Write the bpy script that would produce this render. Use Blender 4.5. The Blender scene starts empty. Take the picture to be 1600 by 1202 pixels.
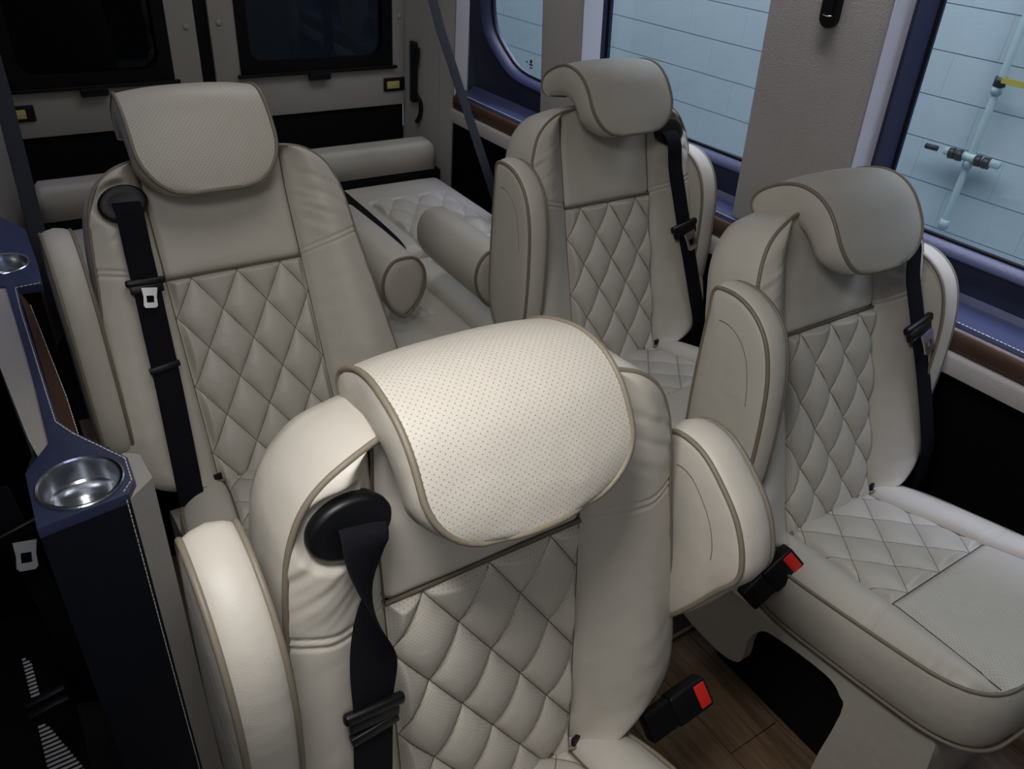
import bpy, bmesh, math, random
from mathutils import Vector, Matrix, noise
random.seed(7)
C = bpy.context.scene.collection
SC = bpy.context.scene
R = math.radians

# ------------------------------------------------------------------ camera
cam_d = bpy.data.cameras.new('camera'); cam = bpy.data.objects.new('camera', cam_d); C.objects.link(cam)
cam_d.sensor_width = 36; cam_d.lens = 36 * 1234.68 / 1600; cam_d.clip_start = 0.02
rx = Vector((0.83491659, -0.54596562, 0.0695401)); ux = Vector((0.25750122, 0.49916488, 0.8273618)); fx = Vector((0.48642308, 0.67287143, -0.55734785))
mw = Matrix((rx, ux, -fx)).transposed().to_4x4(); mw.translation = Vector((0, 0, 1.6))
cam.matrix_world = mw
SC.camera = cam
# ------------------------------------------------------------------ world, lights, exposure
SC.view_settings.view_transform = 'Standard'; SC.view_settings.look = 'None'
SC.view_settings.gamma = 1; SC.view_settings.use_curve_mapping = False
SC.view_settings.exposure = 0.0
w = bpy.data.worlds.new('world'); SC.world = w; w.use_nodes = True
w.node_tree.nodes['Background'].inputs[0].default_value = (0.75, 0.82, 0.95, 1)
w.node_tree.nodes['Background'].inputs[1].default_value = 0.028
def area(name, loc, target, size, power, col, size_y=None, spread=170):
    d = bpy.data.lights.new(name, 'AREA'); d.energy = power; d.color = col; d.size = size; d.spread = R(spread)
    if size_y: d.shape = 'RECTANGLE'; d.size_y = size_y
    o = bpy.data.objects.new(name, d); C.objects.link(o); o.location = loc
    o.rotation_euler = (Vector(target) - Vector(loc)).to_track_quat('-Z', 'Y').to_euler()
    return o
def strip(name, loc, aim, length, width, power, col, spread=120):
    # a light strip whose long side runs along the van
    d = bpy.data.lights.new(name, 'AREA'); d.shape = 'RECTANGLE'; d.size = length; d.size_y = width; d.energy = power; d.color = col; d.spread = R(spread)
    o = bpy.data.objects.new(name, d); C.objects.link(o)
    z = (Vector(loc) - Vector(aim)).normalized(); x = Vector((0, 1, 0)); x = (x - z * x.dot(z)).normalized(); y = z.cross(x)
    m = Matrix((x, y, z)).transposed().to_4x4(); m.translation = Vector(loc); o.matrix_world = m
    return o
area('ceiling_light', (0.00, 0.30, 1.90), (0.38, 0.47, 1.1), 0.34, 3.9, (1.0, 0.985, 0.96), 0.26, 105)
area('doorway_fill', (0.0, -0.50, 1.80), (0.36, 0.5, 0.9), 0.6, 0.6, (1.0, 0.975, 0.955), 0.45, 75)  # unseen fill added in front, standing for light through the open doorway
area('ceiling_light', (0.48, 1.15, 1.95), (0.50, 1.45, 0), 0.45, 1.35, (1.0, 0.98, 0.93), 0.4, 130)
area('ceiling_light', (0.85, 2.25, 1.94), (0.85, 2.35, 0), 0.7, 2.8, (0.97, 0.96, 1.0), 0.4)
strip('led_strip', (1.48, 0.9, 1.965), (1.76, 0.9, 1.40), 3.6, 0.04, 6.8, (0.93, 0.91, 1.0), 62)
strip('garage_light', (2.20, 0.6, 3.3), (1.76, 0.6, 1.1), 7.0, 0.4, 34.0, (0.68, 0.72, 1.0), 50)
strip('led_strip', (0.02, 2.15, 1.955), (-0.03, 2.15, 0.8), 1.2, 0.05, 0.6, (0.62, 0.68, 1.0), 60)
strip('garage_light', (2.75, 3.0, 3.0), (3.95, 3.0, 0.3), 9.0, 0.8, 172, (0.93, 0.97, 1.0), 180)

# ------------------------------------------------------------------ materials
def nt(name):
    m = bpy.data.materials.new(name); m.use_nodes = True
    return m, m.node_tree, m.node_tree.nodes['Principled BSDF']
def simple(name, col, rough=0.5, metal=0.0, bump=0.0, scale=200, var=0.0, spec=0.5, coat=0.0):
    m, t, b = nt(name)
    b.inputs['Base Color'].default_value = (*col, 1); b.inputs['Roughness'].default_value = rough
    b.inputs['Metallic'].default_value = metal; b.inputs['Specular IOR Level'].default_value = spec
    tc = t.nodes.new('ShaderNodeTexCoord')
    if var:
        n = t.nodes.new('ShaderNodeTexNoise'); n.inputs['Scale'].default_value = 9; n.inputs['Detail'].default_value = 4
        t.links.new(tc.outputs['Object'], n.inputs['Vector'])
        mx = t.nodes.new('ShaderNodeMix'); mx.data_type = 'RGBA'
        mx.inputs[6].default_value = (*[c * (1 - var) for c in col], 1); mx.inputs[7].default_value = (*[min(1, c * (1 + var)) for c in col], 1)
        t.links.new(n.outputs['Fac'], mx.inputs[0]); t.links.new(mx.outputs[2], b.inputs['Base Color'])
    if bump:
        n = t.nodes.new('ShaderNodeTexNoise'); n.inputs['Scale'].default_value = scale; n.inputs['Detail'].default_value = 3
        t.links.new(tc.outputs['Object'], n.inputs['Vector'])
        bp = t.nodes.new('ShaderNodeBump'); bp.inputs['Strength'].default_value = bump; bp.inputs['Distance'].default_value = 0.002
        t.links.new(n.outputs['Fac'], bp.inputs['Height']); t.links.new(bp.outputs['Normal'], b.inputs['Normal'])
    return m
LEA = (0.475, 0.440, 0.388)
def leather(name, col=LEA, perf=0.0, dot=0.16, rough=0.46, thread=None):
    """leather; perf = spacing of the punched holes in metres (uses the UV map, which is laid out in metres)"""
    m, t, b = nt(name); L = t.links; N = t.nodes
    b.inputs['Roughness'].default_value = rough; b.inputs['Specular IOR Level'].default_value = 0.42
    tc = N.new('ShaderNodeTexCoord')
    n = N.new('ShaderNodeTexNoise'); n.inputs['Scale'].default_value = 6; n.inputs['Detail'].default_value = 5
    L.new(tc.outputs['Object'], n.inputs['Vector'])
    mx = N.new('ShaderNodeMix'); mx.data_type = 'RGBA'
    mx.inputs[6].default_value = (*[c * 0.93 for c in col], 1); mx.inputs[7].default_value = (*[c * 1.06 for c in col], 1)
    L.new(n.outputs['Fac'], mx.inputs[0]); out = mx.outputs[2]
    v = N.new('ShaderNodeTexVoronoi'); v.inputs['Scale'].default_value = 620; L.new(tc.outputs['Object'], v.inputs['Vector'])
    bp = N.new('ShaderNodeBump'); bp.inputs['Strength'].default_value = 0.16; bp.inputs['Distance'].default_value = 0.0012
    L.new(v.outputs['Distance'], bp.inputs['Height']); nrm = bp.outputs['Normal']
    n2 = N.new('ShaderNodeTexNoise'); n2.inputs['Scale'].default_value = 24; n2.inputs['Detail'].default_value = 2
    L.new(tc.outputs['Object'], n2.inputs['Vector'])
    b2 = N.new('ShaderNodeBump'); b2.inputs['Strength'].default_value = 0.22; b2.inputs['Distance'].default_value = 0.008
    L.new(n2.outputs['Fac'], b2.inputs['Height']); L.new(nrm, b2.inputs['Normal']); nrm = b2.outputs['Normal']
    if perf:
        def M(op, a, c=None):
            q = N.new('ShaderNodeMath'); q.operation = op
            for i, x in enumerate((a, c)):
                if x is None: continue
                if isinstance(x, (int, float)): q.inputs[i].default_value = x
                else: L.new(x, q.inputs[i])
            return q.outputs[0]
        uv = N.new('ShaderNodeUVMap'); uv.uv_map = 'metres'
        sp = N.new('ShaderNodeSeparateXYZ'); L.new(uv.outputs[0], sp.inputs[0])
        x = M('DIVIDE', sp.outputs[0], perf); y = M('DIVIDE', sp.outputs[1], perf)
        # staggered lattice: rotate by 45 degrees
        a = M('ADD', x, y); c = M('SUBTRACT', x, y)
        fa = M('SUBTRACT', M('FRACT', M('ADD', a, 500.0)), 0.5); fc = M('SUBTRACT', M('FRACT', M('ADD', c, 500.0)), 0.5)
        d = M('SQRT', M('ADD', M('MULTIPLY', fa, fa), M('MULTIPLY', fc, fc)))
        hole = M('LESS_THAN', d, dot)
        m2 = N.new('ShaderNodeMix'); m2.data_type = 'RGBA'; L.new(hole, m2.inputs[0]); L.new(out, m2.inputs[6])
        m2.inputs[7].default_value = (col[0] * .42, col[1] * .39, col[2] * .37, 1); out = m2.outputs[2]
        if thread:   # dark diamond seams: sewing thread, with the crease shade put into its colour
            da, db, v0 = thread
            def near(sgn):
                f = M('DIVIDE', M('ADD', M('DIVIDE', sp.outputs[0], da), M('MULTIPLY', M('DIVIDE', M('SUBTRACT', sp.outputs[1], v0), db), sgn)), 2.0)
                return M('ABSOLUTE', M('SUBTRACT', M('FRACT', M('ADD', f, 100.5)), 0.5))
            ln = M('LESS_THAN', M('MINIMUM', near(1.0), near(-1.0)), 0.011)
            m4 = N.new('ShaderNodeMix'); m4.data_type = 'RGBA'; L.new(ln, m4.inputs[0]); L.new(out, m4.inputs[6])
            m4.inputs[7].default_value = (.14, .115, .085, 1); out = m4.outputs[2]
    L.new(out, b.inputs['Base Color']); L.new(nrm, b.inputs['Normal'])
    return m
M = {}
M['leather'] = leather('leather')
M['perforated'] = leather('leather_perforated', perf=0.0078, dot=0.125)
M['quilt'] = leather('leather_quilt', tuple(c * .97 for c in LEA), perf=0.0058, dot=0.12, thread=(.046, .0725, .435))
M['quilt_seat'] = leather('leather_quilt_seat', tuple(c * .97 for c in LEA), perf=0.0058, dot=0.12, thread=(.052, .060, .250))
M['piping'] = simple('piping_leather', (0.175, 0.148, 0.108), 0.5, bump=.2, scale=500)
M['seam'] = simple('seam_thread', (0.10, 0.082, 0.06), 0.7)
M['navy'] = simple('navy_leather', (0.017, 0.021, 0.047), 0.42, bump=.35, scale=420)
M['navy_shaded'] = simple('navy_leather_shaded', (0.007, 0.009, 0.016), 0.5, bump=.35, scale=420, spec=.3)  # same navy, with the shade on the console front put into the colour
M['navy_lit'] = simple('navy_leather_lit', (0.030, 0.038, 0.088), 0.42, bump=.35, scale=420)  # same navy, with the blue light on tops and sills put into the colour
M['black'] = simple('black_plastic', (0.004, 0.004, 0.005), 0.42, spec=.3)
M['blackmat'] = simple('black_felt', (0.0045, 0.0045, 0.005), 0.85, spec=.1)
M['web'] = simple('black_webbing', (0.005, 0.0052, 0.008), 0.75, bump=.6, scale=700, spec=.12)
M['strap'] = simple('grey_webbing', (0.022, 0.024, 0.034), 0.7, bump=.5, scale=700)
M['chrome'] = simple('chrome', (0.8, 0.81, 0.83), 0.24, 1.0)
M['steel'] = simple('brushed_steel', (0.62, 0.64, 0.68), 0.2, 1.0, bump=.1, scale=90)
M['red'] = simple('red_plastic', (0.62, 0.02, 0.012), 0.4)
M['brown'] = simple('brown_leather', (0.055, 0.026, 0.016), 0.32, var=.3, bump=.2, scale=300)
M['panel'] = simple('beige_vinyl_panel', (0.34, 0.32, 0.30), 0.55, bump=.5, scale=330)
M['pale_strip'] = simple('pale_side_strip', (0.66, 0.66, 0.74), 0.5, bump=.2, scale=300)
M['door'] = simple('beige_door_fabric', (0.34, 0.315, 0.28), 0.85, bump=.5, scale=300)
M['rubber'] = simple('black_rubber', (0.005, 0.005, 0.006), 0.6, spec=.15)
M['thread'] = simple('pale_thread', (0.62, 0.60, 0.56), 0.6)
M['yellow'] = simple('yellow_plastic', (0.50, 0.44, 0.14), 0.45)
M['block'] = simple('painted_cinder_block', (0.50, 0.58, 0.63), 0.6, bump=.5, scale=60, var=.03)
M['mortar'] = simple('painted_mortar', (0.36, 0.46, 0.50), 0.8)
M['pipe'] = simple('painted_pipe', (0.47, 0.58, 0.60), 0.4)
M['brass'] = simple('yellow_handle', (0.48, 0.40, 0.08), 0.5)
M['dark_metal'] = simple('dark_metal', (0.05, 0.05, 0.05), 0.45, 0.6)
M['tread'] = simple('tread_grey', (0.33, 0.33, 0.35), 0.5)
M['carpet'] = simple('dark_carpet', (0.03, 0.028, 0.028), 0.95, bump=1, scale=500)
m, t, b = nt('window_glass')
for n_ in list(t.nodes):
    if n_.type == 'BSDF_PRINCIPLED': t.nodes.remove(n_)
tr = t.nodes.new('ShaderNodeBsdfTransparent'); tr.inputs[0].default_value = (0.84, 0.88, 0.92, 1)
gl = t.nodes.new('ShaderNodeBsdfGlossy'); gl.inputs['Roughness'].default_value = 0.03
fr = t.nodes.new('ShaderNodeFresnel'); fr.inputs[0].default_value = 1.45
ge = t.nodes.new('ShaderNodeNewGeometry'); ml = t.nodes.new('ShaderNodeMath'); ml.operation = 'MULTIPLY_ADD'   # the far side of the pane sees glass to air
ml.inputs[1].default_value = 1 / 1.45 - 1.45; ml.inputs[2].default_value = 1.45; t.links.new(ge.outputs['Backfacing'], ml.inputs[0]); t.links.new(ml.outputs[0], fr.inputs[0])
mxs = t.nodes.new('ShaderNodeMixShader'); t.links.new(fr.outputs[0], mxs.inputs[0]); t.links.new(tr.outputs[0], mxs.inputs[1]); t.links.new(gl.outputs[0], mxs.inputs[2])
t.links.new(mxs.outputs[0], t.nodes['Material Output'].inputs[0]); M['glass'] = m
m2_ = m.copy(); m2_.name = 'dark_window_glass'
for n_ in m2_.node_tree.nodes:
    if n_.type == 'BSDF_TRANSPARENT': n_.inputs[0].default_value = (0.12, 0.125, 0.145, 1)
M['darkglass'] = m2_
m3_ = m.copy(); m3_.name = 'near_black_window_glass'
for n_ in m3_.node_tree.nodes:
    if n_.type == 'BSDF_TRANSPARENT': n_.inputs[0].default_value = (0.02, 0.022, 0.026, 1)
M['blackglass'] = m3_
m, t, b = nt('wood_floor'); b.inputs['Roughness'].default_value = 0.42
tc = t.nodes.new('ShaderNodeTexCoord'); mp = t.nodes.new('ShaderNodeMapping'); mp.inputs['Scale'].default_value = (28, 2.2, 2)
t.links.new(tc.outputs['Object'], mp.inputs[0]); n_ = t.nodes.new('ShaderNodeTexNoise'); n_.inputs['Scale'].default_value = 1.6; n_.inputs['Detail'].default_value = 7; n_.inputs['Roughness'].default_value = .65
t.links.new(mp.outputs[0], n_.inputs[0]); cr = t.nodes.new('ShaderNodeValToRGB')
cr.color_ramp.elements[0].position = .3; cr.color_ramp.elements[0].color = (0.055, 0.032, 0.018, 1)
cr.color_ramp.elements[1].position = .72; cr.color_ramp.elements[1].color = (0.23, 0.15, 0.09, 1)
t.links.new(n_.outputs[0], cr.inputs[0]); t.links.new(cr.outputs[0], b.inputs['Base Color']); M['wood'] = m

# ------------------------------------------------------------------ mesh helpers
def mk(name, verts, faces, mat, smooth=True, uv=None):
    me = bpy.data.meshes.new(name); me.from_pydata([tuple(v) for v in verts], [], faces)
    if uv is not None:
        l = me.uv_layers.new(name='metres')
        for lp in me.loops: l.data[lp.index].uv = uv[lp.vertex_index]
    me.materials.append(M[mat]); me.validate()
    bm = bmesh.new(); bm.from_mesh(me); bmesh.ops.recalc_face_normals(bm, faces=bm.faces); bm.to_mesh(me); bm.free()
    if smooth: me.polygons.foreach_set('use_smooth', [True] * len(me.polygons))
    return me
def ob(name, me, parent=None, loc=None, rot=None, label=None):
    o = bpy.data.objects.new(name, me); C.objects.link(o)
    if parent: o.parent = parent
    if loc is not None: o.location = loc
    if rot is not None: o.rotation_euler = rot
    if label: o['label'] = label
    return o
def thing(name, label, cat, loc=(0, 0, 0), rot=(0, 0, 0), group=None):
    o = bpy.data.objects.new(name, None); C.objects.link(o); o.location = loc; o.rotation_euler = rot
    o['label'] = label; o['category'] = cat; o.empty_display_size = .05
    if group: o['group'] = group
    return o
def tag(o, label, cat, group=None):
    o['label'] = label; o['category'] = cat
    if group: o['group'] = group
    return o
def structure(o): o['kind'] = 'structure'; return o
def grid(fn, nu, nv, closed_u=False):
    vs, fs, uvs = [], [], []
    for j in range(nv + 1):
        for i in range(nu if closed_u else nu + 1):
            r = fn(i / nu, j / nv); vs.append(r[0]); uvs.append(r[1] if r[1] else (0, 0))
    w_ = nu if closed_u else nu + 1
    for j in range(nv):
        for i in range(nu):
            a = j * w_ + i; b_ = j * w_ + (i + 1) % w_
            fs.append((a, b_, b_ + w_, a + w_))
    return vs, fs, uvs
def catmull(pts, n=8, closed=True):
    out = []; L_ = len(pts)
    rng = range(L_) if closed else range(L_ - 1)
    for i in rng:
        g = (lambda k: pts[k % L_]) if closed else (lambda k: pts[max(0, min(L_ - 1, k))])
        p0, p1, p2, p3 = [Vector(g(i + k)) for k in (-1, 0, 1, 2)]
        for k in range(n):
            s = k / n
            out.append(0.5 * ((2 * p1) + (p2 - p0) * s + (2 * p0 - 5 * p1 + 4 * p2 - p3) * s * s + (3 * p1 - p0 - 3 * p2 + p3) * s ** 3))
    if not closed: out.append(Vector(pts[-1]))
    return out
def tube(name, pts, r, mat, closed=False, seg=8):
    pts = [Vector(p) for p in pts]; n = len(pts); vs = []; fs = []
    prev = None
    for i, p in enumerate(pts):
        a = pts[(i - 1) % n] if (closed or i > 0) else p; c = pts[(i + 1) % n] if (closed or i < n - 1) else p
        tg = (c - a).normalized()
        if prev is None:
            prev = tg.orthogonal().normalized()
        nrm = (prev - tg * prev.dot(tg)).normalized(); prev = nrm; bn = tg.cross(nrm)
        rr = r(i / (n - 1)) if callable(r) else r
        for k in range(seg):
            an = 2 * math.pi * k / seg
            vs.append(p + (nrm * math.cos(an) + bn * math.sin(an)) * rr)
    for i in range(n if closed else n - 1):
        for k in range(seg):
            a = i * seg + k; b_ = i * seg + (k + 1) % seg; j = (i + 1) % n
            # closing ring may be rotated: pick the best offset
            fs.append((a, b_, j * seg + (k + 1) % seg, j * seg + k))
    if closed:
        fs = [f for f in fs if True]
        off = min(range(seg), key=lambda o_: (vs[o_] - vs[(n - 1) * seg]).length)
        base = (n - 1) * seg
        fs = fs[:-seg] + [(base + k, base + (k + 1) % seg, (k + 1 + off) % seg, (k + off) % seg) for k in range(seg)]
    else:
        fs.append(tuple(range(seg))[::-1]); fs.append(tuple((n - 1) * seg + k for k in range(seg)))
    return mk(name, vs, fs, mat)
def box_bm(bm, x0, x1, y0, y1, z0, z1, bev=0.0, seg=2):
    r = bmesh.ops.create_cube(bm, size=1)
    for v in r['verts']:
        v.co = Vector((x0 + (v.co.x + .5) * (x1 - x0), y0 + (v.co.y + .5) * (y1 - y0), z0 + (v.co.z + .5) * (z1 - z0)))
    if bev:
        es = list({e for v in r['verts'] for e in v.link_edges})
        bmesh.ops.bevel(bm, geom=es, offset=bev, segments=seg, affect='EDGES', profile=.5)
def frombm(name, bm, mat, smooth=True):
    bmesh.ops.recalc_face_normals(bm, faces=bm.faces)
    me = bpy.data.meshes.new(name); bm.to_mesh(me); bm.free(); me.materials.append(M[mat])
    if smooth:
        me.polygons.foreach_set('use_smooth', [True] * len(me.polygons)); me.set_sharp_from_angle(angle=R(38))
    return me
def box(name, x0, x1, y0, y1, z0, z1, mat, bev=0.003, seg=2):
    bm = bmesh.new(); box_bm(bm, x0, x1, y0, y1, z0, z1, bev, seg); return frombm(name, bm, mat)
def prism(name, poly, fn0, fn1, mat, bev=0.0, seg=2, holes=()):
    """extrude a 2D polygon (with holes) between two 3D maps"""
    bm = bmesh.new(); loops = []
    for lp in [poly] + list(holes):
        vs = [bm.verts.new(fn0(*p)) for p in lp]; es = [bm.edges.new((vs[i], vs[(i + 1) % len(vs)])) for i in range(len(vs))]
        loops.append((lp, vs, es))
    if holes:
        bmesh.ops.triangle_fill(bm, edges=[e for l in loops for e in l[2]], use_beauty=True)
        faces = list(bm.faces)
    else:
        faces = [bm.faces.new(loops[0][1])]
    mp_ = {}
    for lp, vs, es in loops:
        for p, v in zip(lp, vs): mp_[v] = bm.verts.new(fn1(*p))
    for f in faces: bm.faces.new([mp_[v] for v in reversed(f.verts)])
    for lp, vs, es in loops:
        n = len(vs)
        for i in range(n): bm.faces.new((vs[i], vs[(i + 1) % n], mp_[vs[(i + 1) % n]], mp_[vs[i]]))
    if bev:
        es = [e for e in bm.edges if len(e.link_faces) == 2 and e.calc_face_angle(0) > .6]
        bmesh.ops.bevel(bm, geom=es, offset=bev, segments=seg, affect='EDGES', profile=.5, clamp_overlap=True)
    return frombm(name, bm, mat)
def ribbon(name, pts, width, thick, mat, twist=None, side=None):
    """flat webbing along pts; side(i) = across direction"""
    P = [Vector(p) for p in pts]; n = len(P); vs = []; fs = []
    for i, p in enumerate(P):
        tg = (P[min(i + 1, n - 1)] - P[max(i - 1, 0)]).normalized()
        s = Vector(side) if side is not None else Vector((1, 0, 0)); s = (s - tg * s.dot(tg)).normalized()
        nn = tg.cross(s)
        a = twist(i / (n - 1)) if twist else 0
        s2 = s * math.cos(a) + nn * math.sin(a); n2 = -s * math.sin(a) + nn * math.cos(a)
        wd = (width(i / (n - 1)) if callable(width) else width) / 2
        for q in ((-1, -1), (-.9, -1.0), (.9, -1.0), (1, -1), (1, 1), (.9, 1.0), (-.9, 1.0), (-1, 1)):
            e = 0.6 if abs(q[0]) == 1 else 1
            vs.append(p + s2 * wd * q[0] + n2 * thick / 2 * q[1] * e)
    for i in range(n - 1):
        for k in range(8):
            fs.append((i * 8 + k, i * 8 + (k + 1) % 8, (i + 1) * 8 + (k + 1) % 8, (i + 1) * 8 + k))
    fs.append(tuple(range(8))); fs.append(tuple((n - 1) * 8 + k for k in range(8)))
    return mk(name, vs, fs, mat)
def smooth_step(a, b_, x):
    t_ = max(0, min(1, (x - a) / (b_ - a))); return t_ * t_ * (3 - 2 * t_)

# ------------------------------------------------------------------ captain seat: local frame u (right), w (forward, = -y), v (up the back)
HALF = [(0.0, .010), (.07, .010), (.13, .013), (.19, .018), (.245, .034), (.283, .065), (.300, .105), (.302, .165), (.291, .26), (.277, .36),
        (.263, .46), (.254, .54), (.243, .59), (.223, .629), (.192, .655), (.155, .668), (.11, .673), (.05, .675)]
OUT = HALF + [(0, .675)] + [(-u, v) for u, v in reversed(HALF[1:])]
OUTC = [(p.x, p.y) for p in catmull([(a, b_, 0) for a, b_ in OUT], 5)]
TOPV = .672
RH = [p for p in OUTC[:len(OUTC) // 2 + 1]]
def U(v):
    best = None
    for (a, va), (c, vc) in zip(RH, RH[1:]):
        if (va - v) * (vc - v) <= 0 and abs(vc - va) > 1e-7:
            q = a + (c - a) * (v - va) / (vc - va); best = q if best is None or q > best else best
    return best if best else 0
def edge_w(u, v):
    k = smooth_step(.10, .19, abs(u))
    return .030 * k + (.012 if v > .3 else .0) * (1 - k)
PU = .140; VQ = .440
def pw(v): return PU
DA, DB = .046, .0725
def puff(u, v):
    f1 = ((u + .0) / DA + (v - .435) / DB) / 2; f2 = ((u + .0) / DA - (v - .435) / DB) / 2
    s = abs(math.sin(math.pi * f1)) * abs(math.sin(math.pi * f2))
    return s ** 0.36
def P3(u, v, w_): return Vector((u, -w_, v))
def w_center(u, v):
    e = (PU - abs(u))
    g = -.008 * math.exp(-(e / .006) ** 2)
    t_ = smooth_step(.58, .67, v)
    return g + .012 * t_
def quilt_mesh():
    def fn(s, t_):
        v = .004 + t_ * (VQ - .004); u = -PU + 2 * PU * s
        # thin near its seams, so that the diamonds die into them
        e = min(smooth_step(0, .016, PU - abs(u)), smooth_step(0, .012, VQ - v), smooth_step(0, .02, v + .008))
        wob = .0010 * noise.noise(Vector((u * 26, v * 26, 3)))
        crease = .0004 * noise.noise(Vector((u * 120, v * 120, 9)))
        return P3(u, v, -.006 + e * (.0205 * puff(u + wob, v + wob) + .001) + crease), (u, v)
    vs, fs, uv = grid(fn, 130, 200); return mk('quilted_panel', vs, fs, 'quilt', uv=uv)
def upper_mesh():
    def fn(s, t_):
        v = VQ + t_ * (.674 - VQ); u = -PU + 2 * PU * s
        h = w_center(u, v) + .004 * (1 - (u / PU) ** 2) * smooth_step(0, .03, v - VQ) - .007 * math.exp(-((v - VQ) / .006) ** 2)
        h += .0015 * noise.noise(Vector((u * 9, v * 9, 1)))
        return P3(u, v, h), (u, v)
    vs, fs, uv = grid(fn, 60, 60); return mk('upper_panel', vs, fs, 'leather', uv=uv)
def bolster_mesh(sg, recess=False):
    def fn(s, t_):
        v = .012 + t_ * (.6715 - .012); uo = max(U(v), PU + .0005)
        u = PU + (uo - PU) * s
        h = -.008 * math.exp(-((u - PU) / .006) ** 2)
        ew = edge_w(uo, v)
        full = smooth_step(0.0, .09, uo - PU)
        low = 1 + .5 * math.exp(-((v - .17) / .13) ** 2)
        h += ew * smooth_step(0, .75, s) + .017 * full * low * math.sin(math.pi * min(1, s * .98)) ** .75
        vs_ = .447 + .24 * (u - PU)
        for d in (-.0055, .0055): h -= .0034 * math.exp(-((v - vs_ - d) / .0022) ** 2)
        # gathered creases above the double seam
        mk_ = math.exp(-((v - .565) / .06) ** 2) * smooth_step(.0, .35, s) * (1 - .5 * s)
        h += .0068 * mk_ * noise.noise(Vector((u * 12 * sg, (v + .55 * u) * 62, 5 + sg)))
        h += .0012 * noise.noise(Vector((u * 30 * sg, v * 30, 5)))
        if recess:   # the padding is drawn in flat around the belt guide
            rr_ = math.hypot((u - .184) / .060, (v - .594) / .050); k_ = 1 - smooth_step(.72, 1.0, rr_); h = h * (1 - k_) + min(h, .026) * k_
        return P3(sg * u, v, h), (u, v)
    vs, fs, uv = grid(fn, 30, 230); return mk('bolster', vs, fs, 'leather', uv=uv)
def shell_mesh():
    n = len(OUTC); rings = [(0.0, .0), (.004, -.012), (.006, -.04), (.005, -.07), (-.002, -.092), (-.018, -.108), (-.06, -.118), (-.12, -.12)]
    vs = []
    for off, dw in rings:
        for i, (u, v) in enumerate(OUTC):
            a = OUTC[i - 1]; c = OUTC[(i + 1) % n]; tx, ty = c[0] - a[0], c[1] - a[1]; l = math.hypot(tx, ty) or 1
            nx, ny = ty / l, -tx / l
            if (nx * u + ny * (v - .34)) < 0: nx, ny = -nx, -ny
            ew = edge_w(u, v)
            wr = .0022 * noise.noise(Vector((u * 20, v * 20, dw * 8)))
            base = ew if dw > -.02 else .028 if dw > -.05 else 0.02
            uu, vv = u + nx * off, v + ny * off
            if off < -.01: uu, vv = u * (1 + off / .26), .34 + (v - .34) * (1 + off / .34)
            vs.append(P3(uu + nx * wr, vv + ny * wr, (ew + dw) if dw > -.02 else dw))
    fs = []
    for j in range(len(rings) - 1):
        for i in range(n): fs.append((j * n + i, j * n + (i + 1) % n, (j + 1) * n + (i + 1) % n, (j + 1) * n + i))
    fs.append(tuple((len(rings) - 1) * n + i for i in range(n)))
    return mk('backrest', vs, fs, 'leather')
def outline_piping():
    return tube('piping', [P3(u, v, edge_w(u, v) + .0005) for u, v in OUTC], .0037, 'piping', True, 8)
def seams():
    bm = bmesh.new()
    def add(me):
        bm.from_mesh(me); bpy.data.meshes.remove(me)
    add(tube('s', [P3(PU * s, .014 + k * (.655 - .014) / 60, -.0075 + (w_center(0, .014 + k * .641 / 60))) for s in (1,) for k in range(61)], .0022, 'seam', False, 5))
    add(tube('s', [P3(-PU, .014 + k * (.655 - .014) / 60, -.0075 + (w_center(0, .014 + k * .641 / 60))) for k in range(61)], .0022, 'seam', False, 5))
    add(tube('s', [P3(-PU + 2 * PU * k / 30, VQ, -.003) for k in range(31)], .0034, 'piping', False, 6))
    return frombm('seam', bm, 'seam')
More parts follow.
